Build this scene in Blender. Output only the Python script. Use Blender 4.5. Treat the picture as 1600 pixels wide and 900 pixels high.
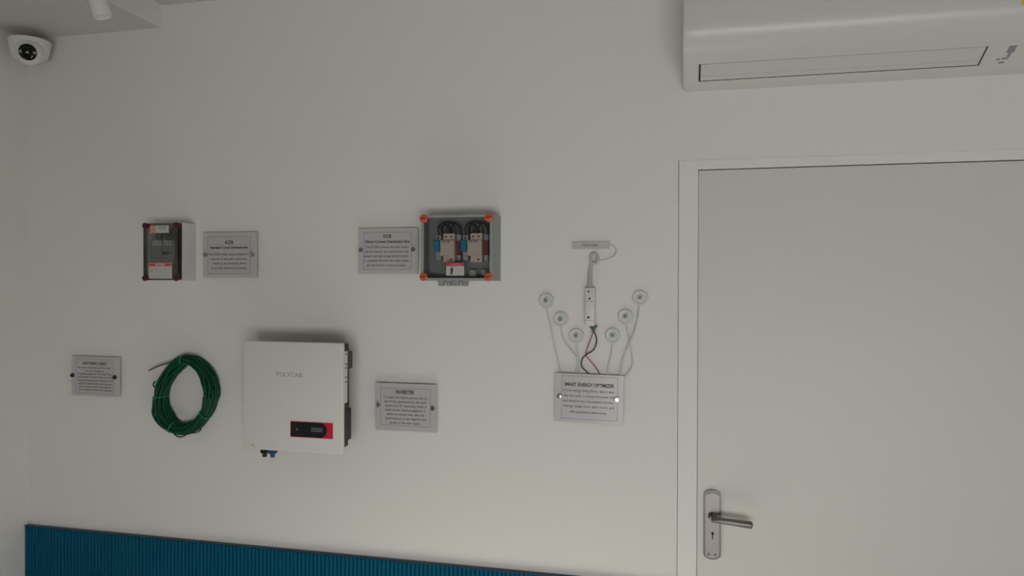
import bpy, bmesh, math
from mathutils import Vector, Matrix

# ------------------------------------------------------------------ clear
for o in list(bpy.data.objects):
    bpy.data.objects.remove(o)
S = bpy.context.scene
C = S.collection

# ------------------------------------------------------------------ camera
cd = bpy.data.cameras.new('camera')
cd.sensor_width = 36.0
cd.lens = 1161.4 * 36.0 / 1600.0
cd.clip_start = 0.02
cam = bpy.data.objects.new('camera', cd)
C.objects.link(cam)
RT = Vector((0.97309612, 0.23037276, 0.00351235))
FW = Vector((-0.23035392, 0.97309374, -0.00506384))
UP = Vector((-0.00458441, 0.00411852, 0.99998101))
m = Matrix(((RT.x, UP.x, -FW.x, 0.0), (RT.y, UP.y, -FW.y, -2.52), (RT.z, UP.z, -FW.z, 1.70), (0, 0, 0, 1)))
cam.matrix_world = m
S.camera = cam

# ------------------------------------------------------------------ world, light, exposure
W = bpy.data.worlds.new('daylight')
S.world = W
W.use_nodes = True
bg = W.node_tree.nodes['Background']
bg.inputs[0].default_value = (0.80, 0.90, 1.0, 1)
bg.inputs[1].default_value = 0.3

def area(name, loc, rot, sx, sy, power, col):
    l = bpy.data.lights.new(name, 'AREA')
    l.shape = 'RECTANGLE'; l.size = sx; l.size_y = sy
    l.energy = power; l.color = col
    o = bpy.data.objects.new(name, l)
    o.location = loc; o.rotation_euler = rot
    C.objects.link(o)
    return o
# daylight coming in through the glazed shop front behind the camera
area('daylight_area', (0.75, -4.90, 0.52), (math.radians(90), 0, 0), 3.2, 1.0, 84, (1.0, 0.985, 0.955))
# low sun through the added, unseen side window, falling on the floor below the display wall
sl_ = bpy.data.lights.new('sun', 'SUN')
sl_.energy = 28.0; sl_.angle = 0.01; sl_.color = (1.0, 0.975, 0.945)
so_ = bpy.data.objects.new('sun', sl_)
so_.rotation_euler = Vector((-0.85, 0.10, -0.40)).to_track_quat('-Z', 'Y').to_euler()
so_.location = (6, -1.5, 4)
C.objects.link(so_)

S.view_settings.view_transform = 'Standard'
S.view_settings.look = 'None'
S.view_settings.gamma = 1.0
S.view_settings.use_curve_mapping = False
S.view_settings.exposure = -0.04

# ------------------------------------------------------------------ materials
def mat(name, col, rough=0.5, metal=0.0, coat=0.0, spec=0.5, var=0.0, scale=8.0, bump=0.0, bscale=120.0):
    M = bpy.data.materials.new(name)
    M.use_nodes = True
    nt = M.node_tree
    b = nt.nodes['Principled BSDF']
    b.inputs['Base Color'].default_value = (*col, 1)
    b.inputs['Roughness'].default_value = rough
    b.inputs['Metallic'].default_value = metal
    b.inputs['Coat Weight'].default_value = coat
    b.inputs['Coat Roughness'].default_value = 0.08
    b.inputs['Specular IOR Level'].default_value = spec
    tc = nt.nodes.new('ShaderNodeTexCoord')
    if var > 0:
        n = nt.nodes.new('ShaderNodeTexNoise')
        n.inputs['Scale'].default_value = scale
        n.inputs['Detail'].default_value = 4
        r = nt.nodes.new('ShaderNodeMapRange')
        r.inputs['To Min'].default_value = 1 - var
        r.inputs['To Max'].default_value = 1 + var
        mx = nt.nodes.new('ShaderNodeMix')
        mx.data_type = 'RGBA'; mx.blend_type = 'MULTIPLY'
        mx.inputs['Factor'].default_value = 1
        mx.inputs['A'].default_value = (*col, 1)
        nt.links.new(tc.outputs['Object'], n.inputs['Vector'])
        nt.links.new(n.outputs['Fac'], r.inputs['Value'])
        nt.links.new(r.outputs['Result'], mx.inputs['B'])
        nt.links.new(mx.outputs['Result'], b.inputs['Base Color'])
    if bump > 0:
        n2 = nt.nodes.new('ShaderNodeTexNoise')
        n2.inputs['Scale'].default_value = bscale
        n2.inputs['Detail'].default_value = 3
        bp = nt.nodes.new('ShaderNodeBump')
        bp.inputs['Strength'].default_value = bump
        bp.inputs['Distance'].default_value = 0.002
        nt.links.new(tc.outputs['Object'], n2.inputs['Vector'])
        nt.links.new(n2.outputs['Fac'], bp.inputs['Height'])
        nt.links.new(bp.outputs['Normal'], b.inputs['Normal'])
    return M

def clear(name, tint, gloss=0.06):
    M = bpy.data.materials.new(name)
    M.use_nodes = True
    nt = M.node_tree
    nt.nodes.remove(nt.nodes['Principled BSDF'])
    out = nt.nodes['Material Output']
    t = nt.nodes.new('ShaderNodeBsdfTransparent')
    t.inputs[0].default_value = (*tint, 1)
    g = nt.nodes.new('ShaderNodeBsdfGlossy')
    g.inputs['Roughness'].default_value = gloss
    f = nt.nodes.new('ShaderNodeFresnel')
    f.inputs[0].default_value = 1.45
    mx = nt.nodes.new('ShaderNodeMixShader')
    nt.links.new(f.outputs[0], mx.inputs[0])
    nt.links.new(t.outputs[0], mx.inputs[1])
    nt.links.new(g.outputs[0], mx.inputs[2])
    nt.links.new(mx.outputs[0], out.inputs[0])
    return M

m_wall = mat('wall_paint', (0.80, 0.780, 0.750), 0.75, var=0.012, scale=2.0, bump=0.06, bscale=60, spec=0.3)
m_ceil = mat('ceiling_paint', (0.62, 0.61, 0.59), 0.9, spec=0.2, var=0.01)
m_floor = mat('floor_tile', (0.52, 0.50, 0.47), 0.35, var=0.05, scale=3)
m_door = mat('door_laminate', (0.69, 0.665, 0.63), 0.45, var=0.02, scale=2.5, bump=0.02)
m_frame = mat('frame_paint', (0.81, 0.79, 0.757), 0.6)
m_white = mat('white_plastic', (0.80, 0.79, 0.76), 0.32, var=0.01)
m_acwhite = mat('air_conditioner_plastic', (0.675, 0.66, 0.63), 0.33, var=0.01)
m_flap = mat('flap_plastic', (0.66, 0.645, 0.62), 0.4, var=0.01)
m_dark = mat('dark_gap', (0.02, 0.02, 0.02), 0.8)
m_black = mat('black_plastic', (0.012, 0.013, 0.015), 0.25, var=0.05)
m_sink = mat('charcoal_metal', (0.035, 0.037, 0.04), 0.5, 0.2, var=0.08)
m_cover = mat('inverter_white_metal', (0.76, 0.73, 0.71), 0.42, var=0.01)
m_red = mat('red_print', (0.62, 0.015, 0.045), 0.4)
m_lcd = mat('screen_grey', (0.09, 0.11, 0.115), 0.3)
m_logo = mat('logo_grey', (0.27, 0.27, 0.28), 0.45)
m_grey = mat('enclosure_grey', (0.33, 0.345, 0.335), 0.5, var=0.02)
m_greyin = mat('enclosure_grey_inside', (0.25, 0.265, 0.265), 0.6, var=0.03)
m_orange = mat('orange_screw', (0.66, 0.10, 0.04), 0.4, var=0.03)
m_maroon = mat('maroon_screw', (0.085, 0.005, 0.013), 0.35, var=0.03)
m_lilac = mat('pale_box_plastic', (0.70, 0.665, 0.665), 0.45, var=0.01)
m_lid = clear('clear_lid', (0.95, 0.95, 0.95))
m_smoke = clear('smoky_lid', (0.93, 0.93, 0.93))
m_brk = mat('breaker_cream', (0.72, 0.58, 0.49), 0.5, var=0.02)
m_brkg = mat('breaker_grey', (0.19, 0.20, 0.18), 0.5, var=0.03)
m_tag = mat('breaker_tag', (0.48, 0.49, 0.46), 0.5)
m_bgrey = mat('holder_grey', (0.40, 0.41, 0.42), 0.5, var=0.02)
m_blue = mat('holder_blue', (0.0, 0.24, 0.36), 0.4, var=0.02)
m_wbrown = mat('maroon_strip', (0.25, 0.02, 0.03), 0.45)
m_wire = mat('black_wire', (0.012, 0.014, 0.018), 0.4)
m_wirer = mat('red_wire', (0.40, 0.10, 0.10), 0.45)
m_wired = mat('dark_wire', (0.05, 0.04, 0.045), 0.45)
m_lab = mat('label_paper', (0.55, 0.535, 0.50), 0.6)
m_salmon = mat('label_salmon', (0.62, 0.30, 0.20), 0.6)
m_labred = mat('label_red', (0.50, 0.06, 0.07), 0.55)
m_labpink = mat('label_pink', (0.58, 0.27, 0.24), 0.6)
m_print = mat('print_black', (0.05, 0.05, 0.055), 0.5)
m_printg = mat('print_grey', (0.15, 0.145, 0.15), 0.5)
m_line = mat('print_line_grey', (0.30, 0.285, 0.31), 0.5)
m_sheet = mat('acrylic_sheet', (0.555, 0.54, 0.535), 0.35, coat=0.15)
m_paper = mat('acrylic_lilac_print', (0.54, 0.522, 0.54), 0.35, coat=0.15)
m_chrome = mat('chrome', (0.55, 0.53, 0.50), 0.14, 1.0, var=0.02)
m_steel = mat('brushed_steel', (0.235, 0.215, 0.205), 0.42, 1.0, var=0.04, scale=30)
m_steeld = mat('steel_edge', (0.12, 0.113, 0.108), 0.35, 1.0)
m_green = mat('green_cable', (0.0, 0.060, 0.030), 0.5, spec=0.3, var=0.12, scale=40)
m_tie = mat('green_tie', (0.0, 0.26, 0.15), 0.35)
m_endc = mat('cable_end', (0.10, 0.095, 0.08), 0.5)
m_strip = mat('strip_plastic', (0.70, 0.695, 0.665), 0.4, var=0.01)
m_disc = mat('sensor_plastic', (0.65, 0.66, 0.635), 0.35, var=0.02)
m_hub = mat('sensor_hub', (0.26, 0.275, 0.27), 0.35)
m_lead = mat('white_lead', (0.66, 0.655, 0.62), 0.45)
m_cord = mat('grey_cord', (0.50, 0.48, 0.46), 0.5)
m_term = mat('terminal_green', (0.05, 0.085, 0.07), 0.45)
m_bpanel = mat('blue_wpc', (0.0, 0.090, 0.165), 0.45, var=0.05, scale=1.5, spec=0.12)
m_bcap = mat('blue_cap', (0.002, 0.03, 0.065), 0.4)
m_yellow = mat('yellow_sticker', (0.75, 0.55, 0.03), 0.5)
m_conn = mat('blue_connector', (0.01, 0.07, 0.19), 0.35)
m_lens = mat('camera_glass', (0.003, 0.003, 0.004), 0.06)
m_led = mat('infrared_led', (0.30, 0.27, 0.27), 0.3)
m_glass = clear('window_glass', (0.95, 0.96, 0.96), 0.01)
m_alu = mat('window_aluminium', (0.25, 0.25, 0.25), 0.4, 0.6)

# ------------------------------------------------------------------ object helpers (wall coordinates: x, depth out of the wall, z)
LOC = {}
def wloc(o):
    return LOC.get(o.name, Vector((0, 0, 0)))

def obj(name, bm, material, parent=None, smooth=None):
    bmesh.ops.remove_doubles(bm, verts=bm.verts, dist=1e-6)
    bmesh.ops.recalc_face_normals(bm, faces=bm.faces)
    co = [v.co for v in bm.verts]
    lo = Vector((min(c.x for c in co), min(c.y for c in co), min(c.z for c in co)))
    hi = Vector((max(c.x for c in co), max(c.y for c in co), max(c.z for c in co)))
    org = (lo + hi) / 2
    bmesh.ops.translate(bm, verts=bm.verts, vec=-org)
    me = bpy.data.meshes.new(name)
    bm.to_mesh(me); bm.free()
    me.materials.append(material)
    if smooth is not None:
        me.polygons.foreach_set('use_smooth', [True] * len(me.polygons))
        me.set_sharp_from_angle(angle=math.radians(smooth))
    o = bpy.data.objects.new(name, me)
    C.objects.link(o)
    LOC[o.name] = org
    if parent is not None:
        o.parent = parent
        o.location = org - wloc(parent)
    else:
        o.location = org
    return o

def tag(o, label=None, cat=None, group=None, kind=None):
    if label: o['label'] = label
    if cat: o['category'] = cat
    if group: o['group'] = group
    if kind: o['kind'] = kind
    return o

def thing(name, label, cat, x, d, z, group=None):
    o = bpy.data.objects.new(name, None)
    o.empty_display_size = 0.05
    C.objects.link(o)
    o.location = (x, -d, z)
    LOC[o.name] = Vector((x, -d, z))
    return tag(o, label, cat, group)

def copy_to(o, parent, delta):
    c = o.copy()
    C.objects.link(c)
    LOC[c.name] = wloc(o) + delta
    c.parent = parent
    c.location = LOC[c.name] - wloc(parent)
    return c

def NB():
    return bmesh.new()

def box(bm, x0, x1, d0, d1, z0, z1, bev=0.0, seg=2):
    vs = [bm.verts.new((x, -d, z)) for x in (x0, x1) for d in (d0, d1) for z in (z0, z1)]
    fs = [(0, 1, 3, 2), (4, 6, 7, 5), (0, 4, 5, 1), (2, 3, 7, 6), (0, 2, 6, 4), (1, 5, 7, 3)]
    faces = [bm.faces.new([vs[i] for i in f]) for f in fs]
    if bev > 0:
        es = list({e for f in faces for e in f.edges})
        bmesh.ops.bevel(bm, geom=es, offset=bev, segments=seg, affect='EDGES', profile=0.5)
    return bm

def prism(bm, pts, d0, d1):
    """polygon of (x, z) pushed out from depth d0 to d1"""
    a = [bm.verts.new((x, -d0, z)) for x, z in pts]
    b = [bm.verts.new((x, -d1, z)) for x, z in pts]
    n = len(pts)
    bm.faces.new(a); bm.faces.new(b[::-1])
    for i in range(n):
        bm.faces.new((a[i], a[(i + 1) % n], b[(i + 1) % n], b[i]))
    return bm

def tube(bm, pts, r, n=8, closed=False, r2=None):
    pts = [Vector(p) for p in pts]
    N = len(pts)
    rings = []
    up = None
    for i, p in enumerate(pts):
        if closed:
            t = pts[(i + 1) % N] - pts[i - 1]
        else:
            t = pts[min(i + 1, N - 1)] - pts[max(i - 1, 0)]
        t.normalize()
        if up is None:
            up = Vector((0, -1, 0)) if abs(t.y) < 0.9 else Vector((0, 0, 1))
        up = (up - t * up.dot(t)).normalized()
        s = t.cross(up)
        rr = r if r2 is None else r + (r2 - r) * i / (N - 1)
        rings.append([bm.verts.new(p + up * (rr * math.cos(2 * math.pi * k / n)) + s * (rr * math.sin(2 * math.pi * k / n))) for k in range(n)])
    for i in range(N if closed else N - 1):
        A, B = rings[i], rings[(i + 1) % N]
        for k in range(n):
            bm.faces.new((A[k], A[(k + 1) % n], B[(k + 1) % n], B[k]))
    if not closed:
        bm.faces.new(rings[0][::-1]); bm.faces.new(rings[-1])
    return bm

def spline(pts, sub=6):
    """Catmull-Rom through (x, d, z) points, returned in world space"""
    P = [Vector((p[0], -p[1], p[2])) for p in pts]
    P = [P[0] * 2 - P[1]] + P + [P[-1] * 2 - P[-2]]
    out = []
    for i in range(1, len(P) - 2):
        a, b, c, d = P[i - 1], P[i], P[i + 1], P[i + 2]
        for k in range(sub):
            t = k / sub
            out.append(0.5 * ((2 * b) + (c - a) * t + (2 * a - 5 * b + 4 * c - d) * t * t + (3 * b - a - 3 * c + d) * t ** 3))
    out.append(P[-2])
    return out

def lathe(bm, cen, axis, prof, n=24):
    """prof: (radius, height along axis) rows"""
    axis = Vector(axis).normalized()
    u = axis.orthogonal().normalized(); v = axis.cross(u)
    cen = Vector(cen)
    rings = []
    for r, h in prof:
        if r < 1e-6:
            rings.append([bm.verts.new(cen + axis * h)])
        else:
            rings.append([bm.verts.new(cen + axis * h + (u * math.cos(2 * math.pi * k / n) + v * math.sin(2 * math.pi * k / n)) * r) for k in range(n)])
    for A, B in zip(rings, rings[1:]):
        for k in range(n):
            k2 = (k + 1) % n
            if len(A) == 1 and len(B) == 1: continue
            if len(A) == 1: bm.faces.new((A[0], B[k2], B[k]))
            elif len(B) == 1: bm.faces.new((A[k], A[k2], B[0]))
            else: bm.faces.new((A[k], A[k2], B[k2], B[k]))
    if len(rings[0]) > 1: bm.faces.new(rings[0][::-1])
    if len(rings[-1]) > 1: bm.faces.new(rings[-1])
    return bm

def knob(bm, x, z, r, d0, d1, n=20, rnd=0.3):
    h = d1 - d0
    k = min(r, h) * rnd
    return lathe(bm, (x, -d0, z), (0, -1, 0), [(r, 0), (r, h - k), (r - k * 0.3, h - k * 0.3), (r - k, h)], n)

# flat lettering ---------------------------------------------------
def text_into(bm, s, cx, cz, d, width, cap, bold=0.0, ang=0.0, pivot=None):
    """s centred on (cx, cz) at depth d, fitted to the width and the capital height"""
    cu = bpy.data.curves.new('lettering_curve', 'FONT')
    cu.body = s; cu.size = 1.0; cu.resolution_u = 2
    cu.offset = bold
    to = bpy.data.objects.new('lettering_curve', cu)
    C.objects.link(to)
    dg = bpy.context.evaluated_depsgraph_get()
    me = bpy.data.meshes.new_from_object(to.evaluated_get(dg))
    xs = [v.co.x for v in me.vertices]
    x0, x1 = min(xs), max(xs)
    k = width / (x1 - x0)
    kz = cap / 0.73
    base = len(bm.verts)
    vs = []
    for v in me.vertices:
        px = cx + (v.co.x - (x0 + x1) / 2) * k
        pz = cz + (v.co.y - 0.365) * kz
        if ang and pivot:
            dx, dz = px - pivot[0], pz - pivot[1]
            px = pivot[0] + dx * math.cos(ang) - dz * math.sin(ang)
            pz = pivot[1] + dx * math.sin(ang) + dz * math.cos(ang)
        vs.append(bm.verts.new((px, -d, pz)))
    for p in me.polygons:
        try: bm.faces.new([vs[i] for i in p.vertices])
        except ValueError: pass
    bpy.data.objects.remove(to); bpy.data.meshes.remove(me); bpy.data.curves.remove(cu)

def letters(name, rows, material, parent):
    bm = NB()
    for r in rows: text_into(bm, *r)
    co = [v.co for v in bm.verts]
    lo = Vector([min(c[i] for c in co) for i in range(3)]); hi = Vector([max(c[i] for c in co) for i in range(3)])
    org = (lo + hi) / 2
    bmesh.ops.translate(bm, verts=bm.verts, vec=-org)
    for f in bm.faces:
        f.normal_update()
        if f.normal.y > 0: f.normal_flip()
    me = bpy.data.meshes.new(name); bm.to_mesh(me); bm.free()
    me.materials.append(material)
    o = bpy.data.objects.new(name, me); C.objects.link(o)
    LOC[o.name] = org
    o.parent = parent; o.location = org - wloc(parent)
    return o

# ------------------------------------------------------------------ the room
def struct(name, bm, material, parent=None):
    return tag(obj(name, bm, material, parent), kind='structure' if parent is None else None)

XL, XR, YB = 2.645, 3.0, 4.60
H = 2.787
b = NB()
box(b, -XL, -0.032, -0.12, 0, 0, H); box(b, -0.032, 1.07, -0.12, 0, 2.110, H); box(b, 1.07, XR, -0.12, 0, 0, H)
struct('wall_front', b, m_wall)
struct('wall_left', box(NB(), -XL - 0.12, -XL, -0.12, YB + 0.12, 0, H), m_wall)
b = NB()
WY0, WY1, WZ0, WZ1 = 0.70, 1.50, 1.25, 2.10
box(b, XR, XR + 0.12, -0.12, WY0, 0, H); box(b, XR, XR + 0.12, WY1, YB + 0.12, 0, H)
box(b, XR, XR + 0.12, WY0, WY1, 0, WZ0); box(b, XR, XR + 0.12, WY0, WY1, WZ1, H)
struct('wall_right', b, m_wall)
b = NB()
for d in (WY0, WY1 - 0.04): box(b, XR + 0.03, XR + 0.08, d, d + 0.04, WZ0, WZ1)
for z in (WZ0, WZ1 - 0.04): box(b, XR + 0.03, XR + 0.08, WY0 + 0.04, WY1 - 0.04, z, z + 0.04)
w2 = struct('added_sun_window', b, m_alu)  # unseen side window, added and sized to throw a sun patch on the floor
obj('pane', box(NB(), XR + 0.052, XR + 0.058, WY0 + 0.038, WY1 - 0.038, WZ0 + 0.038, WZ1 - 0.038), m_glass, w2)
b = NB()
box(b, -XL, -0.90, YB, YB + 0.12, 0, H); box(b, -0.90, 2.40, YB, YB + 0.12, 2.30, H); box(b, 2.40, XR, YB, YB + 0.12, 0, H)
struct('wall_back', b, m_wall)
struct('floor', box(NB(), -XL - 0.12, XR + 0.12, -0.12, YB + 0.12, -0.10, 0), m_floor)
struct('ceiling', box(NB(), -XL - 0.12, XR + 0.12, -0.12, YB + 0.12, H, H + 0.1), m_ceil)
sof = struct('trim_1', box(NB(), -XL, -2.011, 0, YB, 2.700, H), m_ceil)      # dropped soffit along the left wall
obj('lit_side_board', box(NB(), -2.011, -2.005, 0, YB, 2.700, H), m_wall, sof)  # added board in paler paint than the underside, standing in for brighter light
b = NB()                                                                # glazed shop front behind the viewer
for x in (-0.90, 0.17, 1.27, 2.34): box(b, x, x + 0.06, YB + 0.03, YB + 0.09, 0.0, 2.30)
for z in (0.0, 2.24): box(b, -0.84, 2.34, YB + 0.035, YB + 0.085, z, z + 0.06)
w = struct('window_1', b, m_alu)
for x in (-0.84, 0.23, 1.33):
    obj('pane', box(NB(), x, x + (0.94 if x > 1 else 1.01) + 0.03, YB + 0.055, YB + 0.065, 0.06, 2.24), m_glass, w)

# door ----------------------------------------------------------------
b = NB()
box(b, -0.030, 0.031, -0.10, 0.0015, 0, 2.110, 0.001); box(b, 1.004, 1.068, -0.10, 0.0015, 0, 2.110, 0.001)
box(b, 0.031, 1.004, -0.10, 0.0015, 2.0795, 2.110, 0.001)
door = struct('door_1', b, m_frame)
obj('door_leaf', box(NB(), 0.0325, 1.001, -0.05, -0.005, 0.006, 2.0765, 0.002), m_door, door)
def stadium(x0, x1, z0, z1, rise, n=14):
    cx = (x0 + x1) / 2; w2 = (x1 - x0) / 2
    p = []
    for i in range(n + 1):
        t = math.pi * i / n
        p.append((cx + w2 * math.cos(t), z1 - rise + rise * math.sin(t)))
    for i in range(n + 1):
        t = math.pi + math.pi * i / n
        p.append((cx + w2 * math.cos(t), z0 + rise + rise * math.sin(t)))
    return p
hx0, hx1, hz0, hz1 = 0.0535, 0.1085, 0.800, 1.0285
hp = obj('handle_plate', prism(NB(), stadium(hx0, hx1, hz0, hz1, 0.017), -0.006, 0.003), m_steeld, door)
tag(hp, 'brushed steel lever handle on a long rounded backplate')
obj('plate_face', prism(NB(), stadium(hx0 + 0.0055, hx1 - 0.0055, hz0 + 0.006, hz1 - 0.0095, 0.014), 0.0025, 0.006), m_steel, hp)
b = NB()
lathe(b, (0.0800, -0.005, 0.9440), (0, -1, 0), [(0.013, 0), (0.013, 0.006), (0.0095, 0.010), (0.0090, 0.036)], 20)
lv = spline([(0.0790, 0.044, 0.9435), (0.098, 0.050, 0.9450), (0.135, 0.052, 0.9430), (0.170, 0.050, 0.9395), (0.1975, 0.047, 0.9365)], 6)
tube(b, lv, 0.0088, 14, r2=0.0118)
lathe(b, lv[-1], lv[-1] - lv[-2], [(0.0118, -0.0005), (0.0112, 0.0025), (0.0085, 0.0050), (0.004, 0.0064), (0, 0.0066)], 14)
obj('lever', b, m_steel, hp, 40)
b = NB(); knob(b, 0.0820, 0.887, 0.0048, 0.0055, 0.0066, 14); box(b, 0.0803, 0.0837, 0.0055, 0.0066, 0.868, 0.886)
obj('keyhole', b, m_dark, hp)
for x in (0.0700, 0.0905):
    obj('screw', knob(NB(), x, 0.817, 0.0042, 0.0055, 0.0075, 12), m_steeld, hp)

# ------------------------------------------------------------------ blue fluted wall panel
wp = thing('fluted_wall_panel', 'blue vertically fluted panel cladding the lower wall left of the door', 'wall panel', -1.34, 0.0, 0.0)
obj('backing', box(NB(), -2.643, -0.034, 0, 0.011, 0, 0.700), m_bpanel, wp)
b = NB()
pitch = 0.0160
n = int((2.643 - 0.034) / pitch)
for i in range(n):
    x = -2.643 + pitch * i
    pr = [(x + 0.0005, 0.011), (x + 0.0018, 0.0165), (x + 0.0045, 0.0185), (x + 0.0115, 0.0185), (x + 0.0142, 0.0165), (x + 0.0155, 0.011)]
    lo = [b.verts.new((q[0], -q[1], 0.0)) for q in pr]; hi = [b.verts.new((q[0], -q[1], 0.7005)) for q in pr]
    for k in range(5): b.faces.new((lo[k], lo[k + 1], hi[k + 1], hi[k]))
    b.faces.new(hi)
tag(obj('slats', b, m_bpanel, wp, 50), kind='stuff')
obj('cap', box(NB(), -2.643, -0.034, 0, 0.0195, 0.7005, 0.7045), m_bcap, wp)

# ------------------------------------------------------------------ air conditioner
ac = thing('air_conditioner', 'white split air conditioner above the door with its outlet flap closed', 'air conditioner', 0.52, 0.0, 2.335)
lower = [(0.0, 2.3355), (0.012, 2.3365), (0.046, 2.3535)]
slope = [(0.122, 2.3890)]
def bez(t):
    a, c, e = (0.122, 2.3890), (0.2050, 2.4278), (0.2060, 2.490)
    return tuple(a[k] * (1 - t) ** 2 + 2 * c[k] * t * (1 - t) + e[k] * t * t for k in (0, 1))
upper = [bez(i / 14) for i in range(1, 15)] + [(0.2075, 2.54), (0.2050, 2.590), (0.190, 2.620), (0.160, 2.630), (0.0, 2.630)]
full = lower + slope + upper
def inset(pr, k):
    c = (0.1, 2.48)
    return [(max(0.0, d + (c[0] - d) * k) if d > 0 else 0.0, z + (c[1] - z) * k) for d, z in pr]
def skin(b, rows):
    rings = [[b.verts.new((x, -d, z)) for d, z in pr] for x, pr in rows]
    for A, B in zip(rings, rings[1:]):
        for k in range(len(A)):
            k2 = (k + 1) % len(A)
            b.faces.new((A[k], A[k2], B[k2], B[k]))
    b.faces.new(rings[0]); b.faces.new(rings[-1][::-1])
rec = lower + [(0.0500, 2.3775), (0.105, 2.4070)] + slope + upper
LX0, LX1 = 0.030, 0.838
b = NB()
skin(b, [(-0.0185, inset(full, 0.05)), (-0.0155, inset(full, 0.015)), (-0.0090, full), (LX0, full)])
skin(b, [(LX0, rec), (LX1, rec)])
skin(b, [(LX1, full), (1.051, full), (1.0575, inset(full, 0.015)), (1.0605, inset(full, 0.05))])
obj('casing', b, m_acwhite, ac, 28)
# dark slab just behind the flaps, its black painting the shade in the gaps
def on_slope(t, off):
    """point on the sloping underside: t along it, off out of it"""
    a, c = Vector((0.046, 2.3535)), Vector((0.122, 2.3890))
    e = (c - a).normalized(); nrm = Vector((e.y, -e.x))
    q = a + (c - a) * t + nrm * off
    return q.x, q.y
def slab(b, x0, x1, t0, t1, o0, o1):
    P = [on_slope(t0, o0), on_slope(t1, o0), on_slope(t1, o1), on_slope(t0, o1)]
    A = [b.verts.new((x0, -d, z)) for d, z in P]; B = [b.verts.new((x1, -d, z)) for d, z in P]
    b.faces.new(A); b.faces.new(B[::-1])
    for k in range(4): b.faces.new((A[k], A[(k + 1) % 4], B[(k + 1) % 4], B[k]))
    return b
obj('outlet', slab(NB(), LX0 + 0.0005, LX1 - 0.0005, 0.0, 0.995, -0.006, -0.0015), m_dark, ac)
f = slab(NB(), LX0 + 0.006, LX1 - 0.005, 0.335, 0.985, -0.001, 0.0012)
obj('flap', f, m_flap, ac)
f = slab(NB(), LX0 + 0.006, LX1 - 0.005, 0.09, 0.325, -0.001, 0.0012)
obj('flap', f, m_flap, ac)
b = NB()
slab(b, 0.893, 0.913, 0.62, 0.96, -0.001, 0.0006); slab(b, 0.900, 0.908, 0.40, 0.62, -0.001, 0.0006)
obj('emblem', b, m_logo, ac)
b = NB()
for x0, x1, t in ((0.877, 0.886, 0.26), (0.890, 0.907, 0.28), (0.887, 0.902, 0.08)):
    slab(b, x0, x1, t, t + 0.09, -0.001, 0.0006)
obj('small_print', b, m_line, ac)
obj('energy_sticker', box(NB(), 0.8900, 0.955, 0.2055, 0.2082, 2.474, 2.560), m_yellow, ac)

# ------------------------------------------------------------------ security camera
sc = thing('security_camera', 'white turret security camera with a black glass front under the ceiling corner', 'camera', -2.540, 0.0, 2.655)
b = NB()
lathe(b, (-2.545, -0.088, 2.588), (0, 0, 1), [(0.030, -0.004), (0.058, 0.0), (0.063, 0.005), (0.070, 0.042), (0.075, 0.064), (0.074, 0.070), (0.030, 0.071)], 40)
box(b, -2.575, -2.540, 0.0, 0.060, 2.605, 2.650, 0.004)
obj('housing', b, m_white, sc, 40)
ax = Vector((0.60, -0.76, -0.30)).normalized()
cen = Vector((-2.520, -0.1130, 2.606)); R = 0.052
prof = [(R * math.sin(a), R * math.cos(a)) for a in [math.pi * i / 20 for i in range(20, -1, -1)]]
prof = [(r if r > 1e-6 else 0, h) for r, h in prof]
ball = obj('ball', lathe(NB(), cen, ax, prof, 36), m_white, sc, 60)
a0 = math.radians(36)
prof = [(R * 1.004 * math.sin(a0) * 1.0, R * math.cos(a0) - 0.002)] + [(R * 1.018 * math.sin(a0 * i / 6), R * 1.018 * math.cos(a0 * i / 6)) for i in range(6, -1, -1)]
prof = [(r if r > 1e-6 else 0, h) for r, h in prof]
obj('glass_front', lathe(NB(), cen, ax, prof, 36), m_lens, ball, 60)
side = ax.cross(Vector((0, 0, 1))).normalized()
for s in (-1, 1):
    p = (ax * math.cos(0.46) + side * s * math.sin(0.46)).normalized()
    obj('infrared_led', lathe(NB(), cen + p * (R * 1.015), p, [(0.0065, 0), (0.005, 0.0020), (0, 0.0025)], 14), m_led, ball, 60)

# ------------------------------------------------------------------ spotlight
sp = thing('spotlight', 'white cylindrical spotlight hanging from the ceiling beside the soffit', 'spotlight', -1.93, 0.45, H)
dv = Vector((-0.036, -0.02, 0.125)).normalized()
p0 = Vector((-1.8725, -0.45, 2.5735))
obj('lamp_body', lathe(NB(), p0, dv, [(0.020, 0.004), (0.0265, 0.0), (0.0285, 0.003), (0.0285, 0.120), (0.024, 0.126), (0, 0.127)], 28), m_white, sp, 40)
p1 = p0 + dv * 0.095
b = NB(); tube(b, [p1, p1 + Vector((-0.004, 0, 0.06)), Vector((p1.x - 0.004, p1.y, H - 0.012))], 0.007, 10)
obj('stem', b, m_white, sp, 40)
obj('canopy', lathe(NB(), (p1.x - 0.004, p1.y, H - 0.014), (0, 0, 1), [(0.04, 0), (0.045, 0.003), (0.045, 0.014)], 28), m_white, sp, 40)

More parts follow.
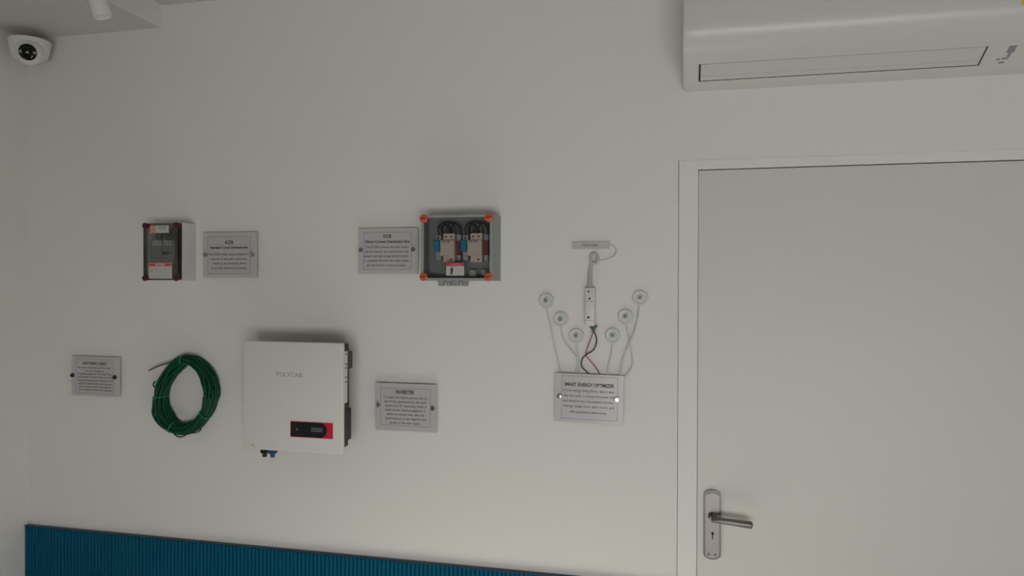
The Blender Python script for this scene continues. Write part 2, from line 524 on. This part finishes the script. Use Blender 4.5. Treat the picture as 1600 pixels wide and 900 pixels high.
# ------------------------------------------------------------------ breaker box, pale (left)
ab = thing('breaker_box', 'small pale breaker box with smoky lid, dark red screws and a danger label', 'breaker box', -1.935, 0.0, 1.711, 'wall mounted distribution boxes')
def tray(bm, x0, x1, z0, z1, d1, t):
    box(bm, x0, x1, 0, 0.004, z0, z1)
    box(bm, x0, x0 + t, 0.004, d1, z0, z1); box(bm, x1 - t, x1, 0.004, d1, z0, z1)
    box(bm, x0 + t, x1 - t, 0.004, d1, z0, z0 + t); box(bm, x0 + t, x1 - t, 0.004, d1, z1 - t, z1)
    return bm
def lid(bm, x0, x1, z0, z1, d0, d1, t):
    box(bm, x0, x1, d1 - t, d1, z0, z1)
    box(bm, x0, x0 + t, d0, d1 - t, z0, z1); box(bm, x1 - t, x1, d0, d1 - t, z0, z1)
    box(bm, x0 + t, x1 - t, d0, d1 - t, z0, z0 + t); box(bm, x0 + t, x1 - t, d0, d1 - t, z1 - t, z1)
    return bm
obj('enclosure', tray(NB(), -2.013, -1.8535, 1.709, 1.9275, 0.077, 0.005), m_lilac, ab)
obj('lid', lid(NB(), -2.0092, -1.8600, 1.711, 1.9250, 0.0775, 0.100, 0.002), m_smoke, ab)
obj('shade_liner', box(NB(), -1.9965, -1.8615, 0.048, 0.060, 1.716, 1.920), m_brkg, ab)  # dark liner that paints the shade inside the pale box
br = obj('breaker', box(NB(), -1.992, -1.938, 0.060, 0.086, 1.772, 1.856, 0.002), m_brkg, ab)
br2 = obj('breaker', box(NB(), -1.936, -1.884, 0.060, 0.086, 1.772, 1.862, 0.002), m_brkg, ab)
obj('terminal_tag', box(NB(), -1.978, -1.940, 0.086, 0.0885, 1.842, 1.861), m_tag, br)
obj('terminal_tag', box(NB(), -1.932, -1.894, 0.086, 0.0885, 1.842, 1.861), m_bgrey, br2)
for bb, xs in ((br, (-1.968, -1.951)), (br2, (-1.922, -1.905))):
    for x in xs: obj('terminal_screw', knob(NB(), x, 1.852, 0.0028, 0.0883, 0.0895, 10), m_dark, bb)
obj('toggle', box(NB(), -1.934, -1.906, 0.086, 0.095, 1.808, 1.817, 0.002), m_black, br2)
for k, (pts, mm) in enumerate([
        ([(-1.962, 0.075, 1.856), (-1.960, 0.086, 1.885), (-1.930, 0.088, 1.897), (-1.925, 0.080, 1.856)], m_wired),
        ([(-1.948, 0.075, 1.856), (-1.940, 0.086, 1.880), (-1.925, 0.088, 1.893), (-1.908, 0.080, 1.858)], m_wire),
        ([(-1.904, 0.080, 1.858), (-1.897, 0.090, 1.890), (-1.885, 0.090, 1.905), (-1.877, 0.088, 1.87), (-1.874, 0.086, 1.80), (-1.876, 0.08, 1.73)], m_wired),
        ([(-1.898, 0.080, 1.858), (-1.885, 0.086, 1.888), (-1.872, 0.090, 1.880), (-1.868, 0.088, 1.84), (-1.867, 0.086, 1.78), (-1.869, 0.08, 1.725)], m_wire)]):
    obj('wire', tube(NB(), spline(pts, 5), 0.0048, 8), mm, ab, 60)
tl = obj('circuit_label', box(NB(), -1.9545, -1.898, 0.1000, 0.1006, 1.8885, 1.9165), m_lab, ab)
obj('circuit_label', box(NB(), -1.9800, -1.9545, 0.1000, 0.1006, 1.8885, 1.9165), m_salmon, ab)
letters('lettering', [('ACDB', -1.927, 1.9085, 0.1010, 0.034, 0.0085, 0.02)], m_printg, tl)
dl = obj('danger_label', box(NB(), -1.985, -1.8835, 0.1000, 0.1006, 1.7165, 1.7770), m_lab, ab)
obj('label_band', box(NB(), -1.985, -1.8835, 0.1002, 0.1009, 1.7620, 1.7770), m_labpink, dl)
for x0, x1 in ((-1.981, -1.957), (-1.913, -1.888)): obj('band_bar', box(NB(), x0, x1, 0.1004, 0.1012, 1.7645, 1.7725), m_labred, dl)
b = NB()
prism(b, [(-1.979, 1.740), (-1.966, 1.740), (-1.9725, 1.753)], 0.1005, 0.1009)
obj('warning_triangle', b, m_salmon, dl)
letters('lettering', [('DANGER', -1.935, 1.7685, 0.1012, 0.036, 0.0075, 0.02)], m_lab, dl)
b = NB()
for z in (1.752, 1.7445, 1.737, 1.7295): box(b, -1.958, -1.892 - (0.012 if z < 1.735 else 0), 0.1005, 0.1008, z, z + 0.0028)
obj('small_print', b, m_tag, dl)
def lid_screws(parent, xs, zs, d0, d1, r, material):
    for x in xs:
        for z in zs:
            b = NB(); knob(b, x, z, r, d1 - 0.002, d1 + 0.006, 20, 0.4); lathe(b, (x, -d0, z), (0, -1, 0), [(r * 0.6, 0), (r * 0.6, d1 - d0)], 14)
            o = obj('screw', b, material, parent, 40)
            obj('slot', box(NB(), x - r * 0.6, x + r * 0.6, d1 + 0.0055, d1 + 0.0064, z - r * 0.1, z + r * 0.1), m_dark, o)
lid_screws(ab, (-2.0005, -1.8655), (1.7185, 1.9165), 0.078, 0.100, 0.0115, m_maroon)

# ------------------------------------------------------------------ breaker box, grey with orange screws
db = thing('breaker_box', 'grey breaker box with clear lid, orange screws and two cream breakers', 'breaker box', -0.765, 0.0, 1.712, 'wall mounted distribution boxes')
obj('enclosure', tray(NB(), -0.8935, -0.6375, 1.7115, 1.9375, 0.088, 0.006), m_grey, db)
obj('inner_panel', box(NB(), -0.8870, -0.6440, 0.030, 0.040, 1.7180, 1.9310), m_greyin, db)
b = NB()
t = 0.0155
box(b, -0.8922, -0.8922 + 0.010, 0.0885, 0.110, 1.7122, 1.9347); box(b, -0.6434 - 0.004, -0.6390, 0.0885, 0.110, 1.7122, 1.9347)
box(b, -0.8822, -0.6474, 0.0885, 0.110, 1.7122, 1.7122 + 0.008); box(b, -0.8822, -0.6474, 0.0885, 0.110, 1.9347 - 0.009, 1.9347)
obj('lid_frame', b, m_grey, db)
obj('lid_window', box(NB(), -0.8822, -0.6474, 0.1050, 0.1080, 1.7202, 1.9257), m_lid, db)
K = 2.435 / 2.41
def X8(px): return (-0.8922 + (px - 657.8) * 0.002278) * K
def Z8(py): return 1.7 + (1.9347 - (py - 336.7) * 0.00219 - 1.7) * K
for dx in (0.0, 42.5):
    f0 = obj('fuse_holder', box(NB(), X8(679.2 + dx), X8(687.4 + dx), 0.040, 0.070, Z8(407), Z8(368), 0.0015), m_bgrey, db)
    obj('blue_lever', box(NB(), X8(677.3 + dx), X8(686.0 + dx), 0.066, 0.082, Z8(394), Z8(375), 0.003), m_blue, f0)
    obj('terminal_hole', knob(NB(), X8(683 + dx), Z8(371.5), 0.0035, 0.0695, 0.0712, 12), m_dark, f0)
    b = NB()
    box(b, X8(691.5 + dx), X8(709.5 + dx), 0.040, 0.074, Z8(410), Z8(365), 0.0015)
    box(b, X8(688.5 + dx), X8(710.3 + dx), 0.040, 0.086, Z8(400), Z8(376), 0.0015)
    k = obj('breaker', b, m_brk, db)
    for x in (695.8, 704.2):
        obj('terminal_hole', knob(NB(), X8(x + dx), Z8(370.3), 0.0034, 0.0735, 0.0750, 12), m_dark, k)
    obj('terminal_hole', knob(NB(), X8(704 + dx), Z8(405.6), 0.0034, 0.0735, 0.0750, 12), m_dark, k)
    for x in (692.0, 699.5):
        obj('toggle', box(NB(), X8(x - 0.5 + dx), X8(x + 4.0 + dx), 0.085, 0.0905, Z8(379.3), Z8(377.8), 0.0005), m_printg, k)
    obj('side_strip', box(NB(), X8(711.2 + dx), X8(717.5 + dx), 0.040, 0.066, Z8(399), Z8(376), 0.001), m_wbrown, db)
    obj('side_module', box(NB(), X8(711.0 + dx), X8(717.0 + dx), 0.040, 0.060, Z8(408), Z8(366.5), 0.001), m_bgrey, db)
    for xa, xb, top in ((683, 702, 350), (690, 710, 348.5), (696, 716, 349.5), (704, 719, 351), (688, 700, 352)):
        obj('wire', tube(NB(), spline([(X8(xa + dx), 0.062, Z8(366)), (X8(xa + 0.4 + dx), 0.072, Z8(356)), (X8((xa * 2 + xb) / 3 + dx), 0.078, Z8(top)), (X8((xa + xb * 2) / 3 + dx), 0.076, Z8(top)), (X8(xb - 0.4 + dx), 0.070, Z8(356)), (X8(xb + dx), 0.060, Z8(366))], 5), 0.0026, 8), m_wire, db, 60)
obj('connector', box(NB(), X8(731.5), X8(741.5), 0.040, 0.068, Z8(433), Z8(421.5), 0.002), m_bgrey, db)
obj('connector', box(NB(), X8(749.5), X8(757), 0.040, 0.068, Z8(431), Z8(421.5), 0.002), m_bgrey, db)
wl = obj('warning_label', box(NB(), -0.8015, -0.7380, 0.1080, 0.1086, 1.7285, 1.7725), m_lab, db)
obj('label_band', box(NB(), -0.8015, -0.7380, 0.1082, 0.1089, 1.7610, 1.7725), m_labred, wl)
letters('lettering', [('DANGER', -0.7655, 1.7668, 0.1092, 0.034, 0.0058, 0.01)], m_labpink, wl)
b = NB()
knob(b, -0.7815, 1.7560, 0.0030, 0.1083, 0.1089, 10)
prism(b, [(-0.787, 1.749), (-0.784, 1.7535), (-0.778, 1.7535), (-0.776, 1.746), (-0.7785, 1.739), (-0.777, 1.731), (-0.780, 1.731), (-0.782, 1.738), (-0.786, 1.731), (-0.789, 1.731), (-0.785, 1.741)], 0.1083, 0.1089)
obj('shock_figure', b, m_print, wl)
b = NB()
for z in (1.7535, 1.748, 1.7425, 1.737): box(b, -0.770, -0.742 - (0.006 if z < 1.74 else 0), 0.1083, 0.1088, z, z + 0.0022)
obj('small_print', b, m_tag, wl)
lid_screws(db, (-0.8815, -0.6515), (1.7245, 1.9235), 0.089, 0.110, 0.0145, m_orange)
for i in range(4):
    x = -0.838 + 0.0285 * i
    b = NB(); lathe(b, (x, -0.050, 1.6925), (0, 0, 1), [(0.009, 0), (0.0125, 0.003), (0.0125, 0.009), (0.010, 0.010), (0.010, 0.014), (0.0132, 0.0145), (0.0132, 0.0195)], 12)
    obj('cable_gland', b, m_grey, db, 30)

# ------------------------------------------------------------------ inverter
iv = thing('solar_inverter', 'white wall mounted solar inverter with a black and red display', 'inverter', -1.35, 0.0, 1.107)
IX0, IX1, IZ0, IZ1 = -1.5450, -1.1570, 1.1085, 1.4945
obj('front_cover', box(NB(), IX0, IX1, 0.145, 0.160, IZ0, IZ1, 0.004, 3), m_cover, iv, 40)
obj('heat_sink', box(NB(), -1.520, -1.205, 0.016, 0.145, 1.122, 1.482, 0.003), m_sink, iv)
obj('wall_bracket', box(NB(), -1.450, -1.260, 0.0, 0.016, 1.20, 1.45), m_sink, iv)
b = NB()
box(b, -1.162, -1.1575, 0.124, 0.147, 1.285, 1.464); 
sf = obj('side_flange', b, m_cover, iv)
for z in (1.452, 1.417, 1.404, 1.371, 1.356):
    obj('flange_slot', box(NB(), -1.159, -1.1570, 0.130, 0.140, z, z + 0.005), m_sink, sf)
obj('side_terminal', box(NB(), -1.205, -1.1585, 0.080, 0.124, 1.400, 1.462, 0.003), m_black, iv)
obj('side_terminal', box(NB(), -1.205, -1.1600, 0.104, 0.140, 1.290, 1.474, 0.003), m_sink, iv)
obj('side_terminal', box(NB(), -1.205, -1.1600, 0.102, 0.145, 1.262, 1.292, 0.003), m_black, iv)
b = NB(); box(b, -1.205, -1.1585, 0.088, 0.145, 1.150, 1.262, 0.004); box(b, -1.205, -1.160, 0.110, 0.145, 1.130, 1.155, 0.003)
obj('side_fan', b, m_sink, iv)
pn = obj('display_panel', box(NB(), -1.3565, -1.1940, 0.160, 0.1612, 1.1615, 1.2170), m_red, iv)
p = [(-1.3545, 1.1635)]
zc = (1.1635 + 1.2150) / 2; rr = (1.2150 - 1.1635) / 2
for i in range(13):
    a = -math.pi / 2 + math.pi * i / 12
    p.append((-1.2420 + rr * math.cos(a), zc + rr * math.sin(a)))
p.append((-1.3545, 1.2150))
sc_ = obj('display_glass', prism(NB(), p, 0.1605, 0.1622), m_black, pn)
obj('lcd', box(NB(), -1.2760, -1.2330, 0.1620, 0.1626, 1.1830, 1.1985), m_lcd, pn)
obj('button', knob(NB(), -1.3300, zc, 0.0050, 0.1620, 0.1630, 16), m_lcd, pn)
letters('logo', [('POLYCAB', -1.3620, 1.3800, 0.1603, 0.0985, 0.0165, 0.0)], m_logo, iv)
obj('status_light', knob(NB(), -1.5040, 1.1230, 0.0035, 0.1598, 0.1612, 12), mat('status_yellow', (0.55, 0.42, 0.12), 0.4), iv)
for x, w_ in ((-1.4905, 0.022), (-1.4620, 0.028)):
    b = NB(); box(b, x, x + w_, 0.112, 0.136, 1.0900, 1.124, 0.002); lathe(b, (x + w_ / 2, -0.124, 1.0760), (0, 0, 1), [(0.007, 0), (0.0085, 0.004), (0.0085, 0.016)], 12)
    obj('connector', b, m_conn if w_ > 0.025 else m_black, iv, 30)

# ------------------------------------------------------------------ information plaques
first_standoff = None
def plaque(label, x0, x1, z0, z1, border, title_rows, body_rows, span, screws, ang=0.0, stand=m_chrome):
    """rows: (string, left, right, centre, cap) in the pixel units of span = (u0, u1, v0, v1)"""
    global first_standoff
    cx, cz = (x0 + x1) / 2, (z0 + z1) / 2
    t = thing('information_plaque', label, 'sign', cx, 0.0, cz, 'acrylic information plaques on the wall')
    u0, u1, v0, v1 = span
    sx, sz = (x1 - x0) / (u1 - u0), (z1 - z0) / (v1 - v0)
    fx = lambda u: x0 + (u - u0) * sx
    fz = lambda v: z1 - (v - v0) * sz
    def turn(bm):
        if ang:
            bmesh.ops.rotate(bm, verts=bm.verts, cent=(cx, 0, cz), matrix=Matrix.Rotation(-ang, 3, 'Y'))
        return bm
    obj('acrylic_sheet', turn(box(NB(), x0, x1, 0.012, 0.0152, z0, z1, 0.0006, 1)), m_sheet, t)
    bx0, bx1, bz1, bz0 = fx(border[0]), fx(border[1]), fz(border[2]), fz(border[3])
    obj('print', turn(box(NB(), bx0, bx1, 0.0150, 0.0154, bz0, bz1)), m_paper, t)
    b = NB(); e = 0.0016
    box(b, bx0, bx1, 0.0153, 0.0156, bz1 - e, bz1); box(b, bx0, bx1, 0.0153, 0.0156, bz0, bz0 + e)
    box(b, bx0, bx0 + e, 0.0153, 0.0156, bz0 + e, bz1 - e); box(b, bx1 - e, bx1, 0.0153, 0.0156, bz0 + e, bz1 - e)
    obj('border_line', turn(b), m_line, t)
    letters('heading', [(s, fx((l + r) / 2), fz(v), 0.0159, (r - l) * sx, c * sz, 0.03, ang, (cx, cz)) for s, l, r, v, c in title_rows], m_print, t)
    letters('lettering', [(s, fx((l + r) / 2), fz(v), 0.0159, (r - l) * sx, c * sz * 1.08, 0.012, ang, (cx, cz)) for s, l, r, v, c in body_rows], m_printg, t)
    for u, v in screws:
        b = NB(); x, z = fx(u), fz(v)
        lathe(b, (x, 0, z), (0, -1, 0), [(0.0055, 0), (0.0055, 0.0150), (0.0082, 0.0152), (0.0082, 0.0205), (0.0070, 0.0222), (0, 0.0226)], 20)
        obj('standoff', b, stand, t, 35)
    return t

plaque('grey acrylic plaque headed ACDB right of the small pale breaker box', -1.8125, -1.5813, 1.7222, 1.8944, (130, 895, 135, 780),
       [('ACDB', 440, 590, 236, 62), ('Alternating Current Distribution Box', 175, 855, 326, 44)],
       [('The ACDB contains surge protection for', 150, 870, 440, 40), ('inverter. It also gets connection', 200, 832, 518, 40),
        ('isolators, disconnecting device', 225, 825, 595, 40), ('to provide electrical protection', 200, 830, 675, 40)],
       (50, 1005, 65, 840), [(95, 450), (930, 450)])
plaque('grey acrylic plaque headed DCDB left of the grey breaker box', -1.1678, -0.9383, 1.7356, 1.9010, (140, 935, 135, 765),
       [('DCDB', 475, 605, 205, 58), ('Direct Current Distribution Box', 175, 910, 294, 46)],
       [('The DCDB connects the solar system', 180, 890, 382, 40), ('and the inverter, also protects the solar', 165, 890, 458, 40),
        ('system from high voltage & short circuits.', 150, 892, 535, 40), ('It completes between the solar system', 140, 900, 610, 40),
        ('and the inverter to ensure safety', 195, 840, 688, 40)],
       (55, 1040, 70, 835), [(100, 432), (965, 432)])
plaque('grey acrylic plaque headed EARTHING CABLE with dark fixings left of the green coil', -2.4165, -2.1873, 1.2470, 1.4052, (150, 845, 115, 790),
       [('EARTHING CABLE', 282, 712, 198, 56)],
       [('It is a low resistance path for fault', 200, 795, 282, 38), ('currents and lightning', 320, 670, 348, 38), ('to dissipate safely into the ground. The', 195, 800, 405, 38),
        ('earthing cable connects metal parts of the', 180, 832, 465, 38), ('solar panel frames, the inverter and the', 190, 832, 530, 38),
        ('distribution boxes to the earth electrode', 200, 822, 595, 38), ('and it protects people and equipment', 205, 815, 655, 38), ('from electric shock and leakage', 210, 810, 715, 38)],
       (65, 960, 65, 840), [(92, 445), (872, 455)], stand=m_sink)
plaque('grey acrylic plaque headed INVERTER right of the white inverter', -1.0990, -0.8660, 1.1710, 1.3422, (130, 945, 130, 755),
       [('INVERTER', 385, 685, 190, 62)],
       [('It is used with hybrid converts the DC', 185, 905, 282, 40), ('electricity generated by the solar', 190, 890, 350, 40), ('system into AC electricity which is', 205, 880, 420, 40),
        ('used to power electrical appliances. It', 210, 862, 490, 40), ('allows to monitor solar data and', 235, 840, 560, 40), ('performance. It also exports the', 215, 872, 630, 40),
        ('power to the main supply', 285, 778, 700, 40)],
       (50, 1045, 50, 840), [(95, 420), (985, 440)])
plaque('glossy acrylic plaque headed SMART ENERGY OPTIMIZER under the sensor leads', -0.4412, -0.2078, 1.2310, 1.3965, (150, 1015, 120, 800),
       [('SMART ENERGY OPTIMIZER', 190, 960, 252, 56)],
       [('It is an energy saving device, that is used', 180, 960, 345, 40), ('after the meter. It reduces the power load', 180, 965, 428, 40), ('and monitors the consumption of every', 180, 955, 510, 40),
        ('energy usage from each room and', 180, 965, 590, 40), ('will optimise to save money', 285, 850, 680, 40)],
       (45, 1105, 85, 850), [(118, 445), (1000, 465)], ang=math.radians(-0.8))
sl = thing('name_plate', 'narrow grey acrylic name strip above the white power strip', 'sign', -0.3213, 0.0, 1.833)
obj('acrylic_sheet', box(NB(), -0.3857, -0.2569, 0.0, 0.006, 1.8205, 1.8460, 0.0006, 1), m_sheet, sl)
letters('lettering', [('Optimizer', -0.3225, 1.8345, 0.0064, 0.056, 0.0100, 0.01)], m_printg, sl)

# ------------------------------------------------------------------ green coil
co = thing('earthing_cable_coil', 'oval coil of green earthing cable tied in four places', 'cable', -1.8775, 0.0, 1.2702)
RO = [0.137, 0.1432, 0.1479, 0.1489, 0.1523, 0.1568, 0.1561, 0.148, 0.142, 0.1375, 0.135, 0.1355, 0.1387, 0.1522, 0.1692, 0.1703, 0.1646, 0.162, 0.1558, 0.1473, 0.1408, 0.1343, 0.1312, 0.1305]
RI = [0.0786, 0.0804, 0.0821, 0.0909, 0.1012, 0.1104, 0.1146, 0.0981, 0.0873, 0.0791, 0.0782, 0.0804, 0.0826, 0.0844, 0.0895, 0.0968, 0.1091, 0.1136, 0.1072, 0.1011, 0.0953, 0.0905, 0.086, 0.0821]
def rlerp(T, a):
    k = (a / (2 * math.pi)) % 1 * 24
    i = int(k); f = k - i
    f = f * f * (3 - 2 * f)
    return T[i % 24] * (1 - f) + T[(i + 1) % 24] * f
import random
random.seed(4)
layers = []
for d, us in ((0.010, (0.10, 0.28, 0.46, 0.64, 0.82, 0.95)), (0.020, (0.05, 0.20, 0.36, 0.52, 0.68, 0.84, 0.97)), (0.031, (0.06, 0.22, 0.38, 0.54, 0.70, 0.86, 0.96)), (0.041, (0.16, 0.32, 0.48, 0.64, 0.80)), (0.049, (0.28, 0.46, 0.66))):
    u_ = list(us); random.shuffle(u_)
    layers += [(d, u) for u in u_]
STEPS = 72
pts = []
NT = len(layers)
for i in range(NT * STEPS):
    q, k = divmod(i, STEPS)
    d0, u0 = layers[q]
    d1, u1 = layers[(q + 1) % NT] if q + 1 < NT else layers[q]
    s = max(0.0, (k / STEPS - 0.75) / 0.25); s = s * s * (3 - 2 * s)
    a = 2 * math.pi * k / STEPS
    wob = 0.06 * math.sin(3 * a + q * 1.7) + 0.05 * math.sin(5 * a + q * 2.9)
    u = min(1.0, max(0.0, u0 * (1 - s) + u1 * s + wob))
    d = d0 * (1 - s) + d1 * s + 0.0015 * math.sin(4 * a + q)
    r0, r1 = rlerp(RI, a) + 0.0045, rlerp(RO, a) - 0.0045
    r = r0 + (r1 - r0) * u
    pts.append((-1.8775 + r * math.cos(a), -max(0.0065, d), 1.2702 + r * math.sin(a)))
obj('winding', tube(NB(), pts, 0.0050, 6), m_green, co, 80)
for p in (((-1.935, 0.03, 1.131), (-1.928, 0.03, 1.1174), (-1.9027, 0.03, 1.1065), (-1.877, 0.03, 1.116), (-1.868, 0.03, 1.130)),
          ((-1.872, 0.03, 1.122), (-1.850, 0.03, 1.1250), (-1.822, 0.03, 1.131), (-1.811, 0.03, 1.142), (-1.818, 0.03, 1.158)),
          ((-2.015, 0.03, 1.318), (-2.0215, 0.03, 1.307), (-2.020, 0.03, 1.299), (-2.010, 0.03, 1.292))):
    obj('stray_loop', tube(NB(), spline(p, 5), 0.0028, 6), m_green, co, 80)
obj('cable_end', tube(NB(), spline([(-2.0417, 0.030, 1.3590), (-1.9950, 0.032, 1.3785), (-1.955, 0.030, 1.3905), (-1.925, 0.030, 1.4010)], 4), 0.0030, 8), m_endc, co, 80)
def tie(deg, dz=0.0):
    a = math.radians(deg)
    a_in = (-1.8775 + (rlerp(RI, a) + 0.001) * math.cos(a), 1.2702 + (rlerp(RI, a) + 0.001) * math.sin(a))
    a_out = (-1.8775 + (rlerp(RO, a + dz) - 0.001) * math.cos(a + dz), 1.2702 + (rlerp(RO, a + dz) - 0.001) * math.sin(a + dz))
    (x0, z0), (x1, z1) = a_in, a_out
    mx, mz = (x0 + x1) / 2, (z0 + z1) / 2
    L = math.hypot(x1 - x0, z1 - z0) / 2 - 0.004
    ux, uz = (x1 - x0) / (2 * (L + 0.004)), (z1 - z0) / (2 * (L + 0.004))
    p = []
    for i in range(20):
        a = 2 * math.pi * i / 20
        c = math.copysign(abs(math.cos(a)) ** 0.75, math.cos(a)); s = math.copysign(abs(math.sin(a)) ** 0.6, math.sin(a))
        p.append((mx + ux * L * c, -(0.0295 + 0.0262 * s), mz + uz * L * c))
    obj('cable_tie', tube(NB(), p, 0.0022, 6, closed=True), m_tie, co, 80)
tie(93); tie(186); tie(-38, -0.05); tie(248, -0.04)

# ------------------------------------------------------------------ sensor discs
def sensor(label, x, z, pts, lift=0.006):
    t = thing('sensor_disc', label, 'sensor', x, 0.0, z, 'round sensors with white leads')
    if not FIRST:
        b = NB()
        lathe(b, (x, 0, z), (0, -1, 0), [(0.0265, 0), (0.0268, 0.003), (0.0250, 0.0075), (0.0225, 0.0080), (0.0210, 0.0055), (0.0130, 0.0050), (0.0110, 0.0085), (0, 0.0090)], 32)
        FIRST.append(obj('disc', b, m_disc, t, 30))
        FIRST.append(obj('hub', lathe(NB(), (x, -0.0085, z), (0, -1, 0), [(0.0065, 0), (0.0065, 0.006), (0.0045, 0.0085), (0, 0.009)], 18), m_hub, t, 40))
        FIRST.append(Vector((x, 0, z)))
    else:
        dl_ = Vector((x, 0, z)) - FIRST[2]
        copy_to(FIRST[0], t, dl_); copy_to(FIRST[1], t, dl_)
    obj('lead', tube(NB(), spline([(p[0], 0.006 if i in (0, len(pts) - 1) else lift, p[1]) for i, p in enumerate(pts)], 6), 0.0028, 8), m_lead, t, 80)
FIRST = []
sensor('white sensor disc highest and outermost on the left of the power strip', -0.4743, 1.6435, [(-0.4750, 1.620), (-0.4637, 1.5776), (-0.4455, 1.49), (-0.4319, 1.4354), (-0.4207, 1.3900)])
sensor('white sensor disc in the middle of the three left of the power strip', -0.4243, 1.5805, [(-0.4235, 1.556), (-0.4145, 1.5126), (-0.3856, 1.4739), (-0.3657, 1.4438), (-0.3699, 1.390)])
sensor('white sensor disc lowest and innermost on the left, beside the black wire', -0.3699, 1.5247, [(-0.3703, 1.500), (-0.3658, 1.4656), (-0.3605, 1.4308), (-0.3570, 1.390)])
sensor('white sensor disc lowest and innermost on the right, beside the red wire', -0.2463, 1.5282, [(-0.2470, 1.504), (-0.2507, 1.462), (-0.2592, 1.4294), (-0.2633, 1.390)])
sensor('white sensor disc in the middle of the three right of the power strip', -0.2039, 1.5922, [(-0.2030, 1.567), (-0.1911, 1.5172), (-0.1824, 1.4637), (-0.1801, 1.4273), (-0.2035, 1.390)])
sensor('white sensor disc highest and outermost on the right of the power strip', -0.1555, 1.6561, [(-0.1577, 1.632), (-0.168, 1.5605), (-0.1868, 1.5108), (-0.21, 1.4523), (-0.2200, 1.390)], 0.013)

# ------------------------------------------------------------------ power strip
ps = thing('power_strip', 'slim white upright power strip hanging from a looped cord', 'power strip', -0.321, 0.0, 1.557)
body = obj('body', box(NB(), -0.3375, -0.3045, 0.0, 0.030, 1.5600, 1.6900, 0.004, 3), m_strip, ps, 40)
for x, z, r in ((-0.3250, 1.6762, 0.0034), (-0.3213, 1.6530, 0.0036), (-0.3256, 1.5893, 0.0042)):
    obj('socket_hole', knob(NB(), x, z, r, 0.0296, 0.0305, 14), m_dark, body)
for z in (1.6420, 1.5780):
    obj('seam', box(NB(), -0.3365, -0.3055, 0.0297, 0.0303, z, z + 0.0014), m_hub, body)
b = NB()
tube(b, [(-0.3095 + 0.0125 * math.cos(a), -0.008, 1.7890 + 0.0165 * math.sin(a)) for a in [2 * math.pi * i / 24 for i in range(24)]], 0.0050, 8, closed=True)
obj('cord_loop', b, m_cord, ps, 80)
obj('cord', tube(NB(), spline([(-0.3170, 0.008, 1.7760), (-0.3205, 0.008, 1.755), (-0.3225, 0.009, 1.730), (-0.3225, 0.012, 1.706), (-0.3215, 0.015, 1.686)], 5), 0.0060, 10, r2=0.0085), m_cord, ps, 80)
obj('thin_lead', tube(NB(), spline([(-0.2569, 0.003, 1.8352), (-0.2416, 0.003, 1.8264), (-0.2362, 0.003, 1.8135), (-0.2436, 0.003, 1.7963), (-0.2715, 0.004, 1.7856), (-0.2985, 0.007, 1.7801)], 6), 0.0013, 6), m_cord, ps, 80)
obj('terminal_block', prism(NB(), [(-0.3225, 1.5610), (-0.2985, 1.5610), (-0.2985, 1.5560), (-0.3055, 1.5480), (-0.3055, 1.5400), (-0.3145, 1.5400), (-0.3145, 1.5480), (-0.3225, 1.5560)], 0.004, 0.024), m_term, ps)
obj('black_wire', tube(NB(), spline([(-0.3120, 0.012, 1.5440), (-0.3021, 0.012, 1.5261), (-0.2998, 0.012, 1.5046), (-0.3105, 0.012, 1.4783), (-0.3365, 0.012, 1.4604), (-0.3495, 0.010, 1.4426), (-0.3495, 0.009, 1.4209), (-0.3363, 0.007, 1.4061), (-0.3180, 0.006, 1.388)], 6), 0.0023, 8), m_wired, ps, 80)
obj('red_wire', tube(NB(), spline([(-0.3090, 0.014, 1.5440), (-0.3237, 0.009, 1.504), (-0.3366, 0.006, 1.4647), (-0.3234, 0.006, 1.4434), (-0.3038, 0.006, 1.4201), (-0.2830, 0.006, 1.388)], 6), 0.0019, 8), m_wirer, ps, 80)
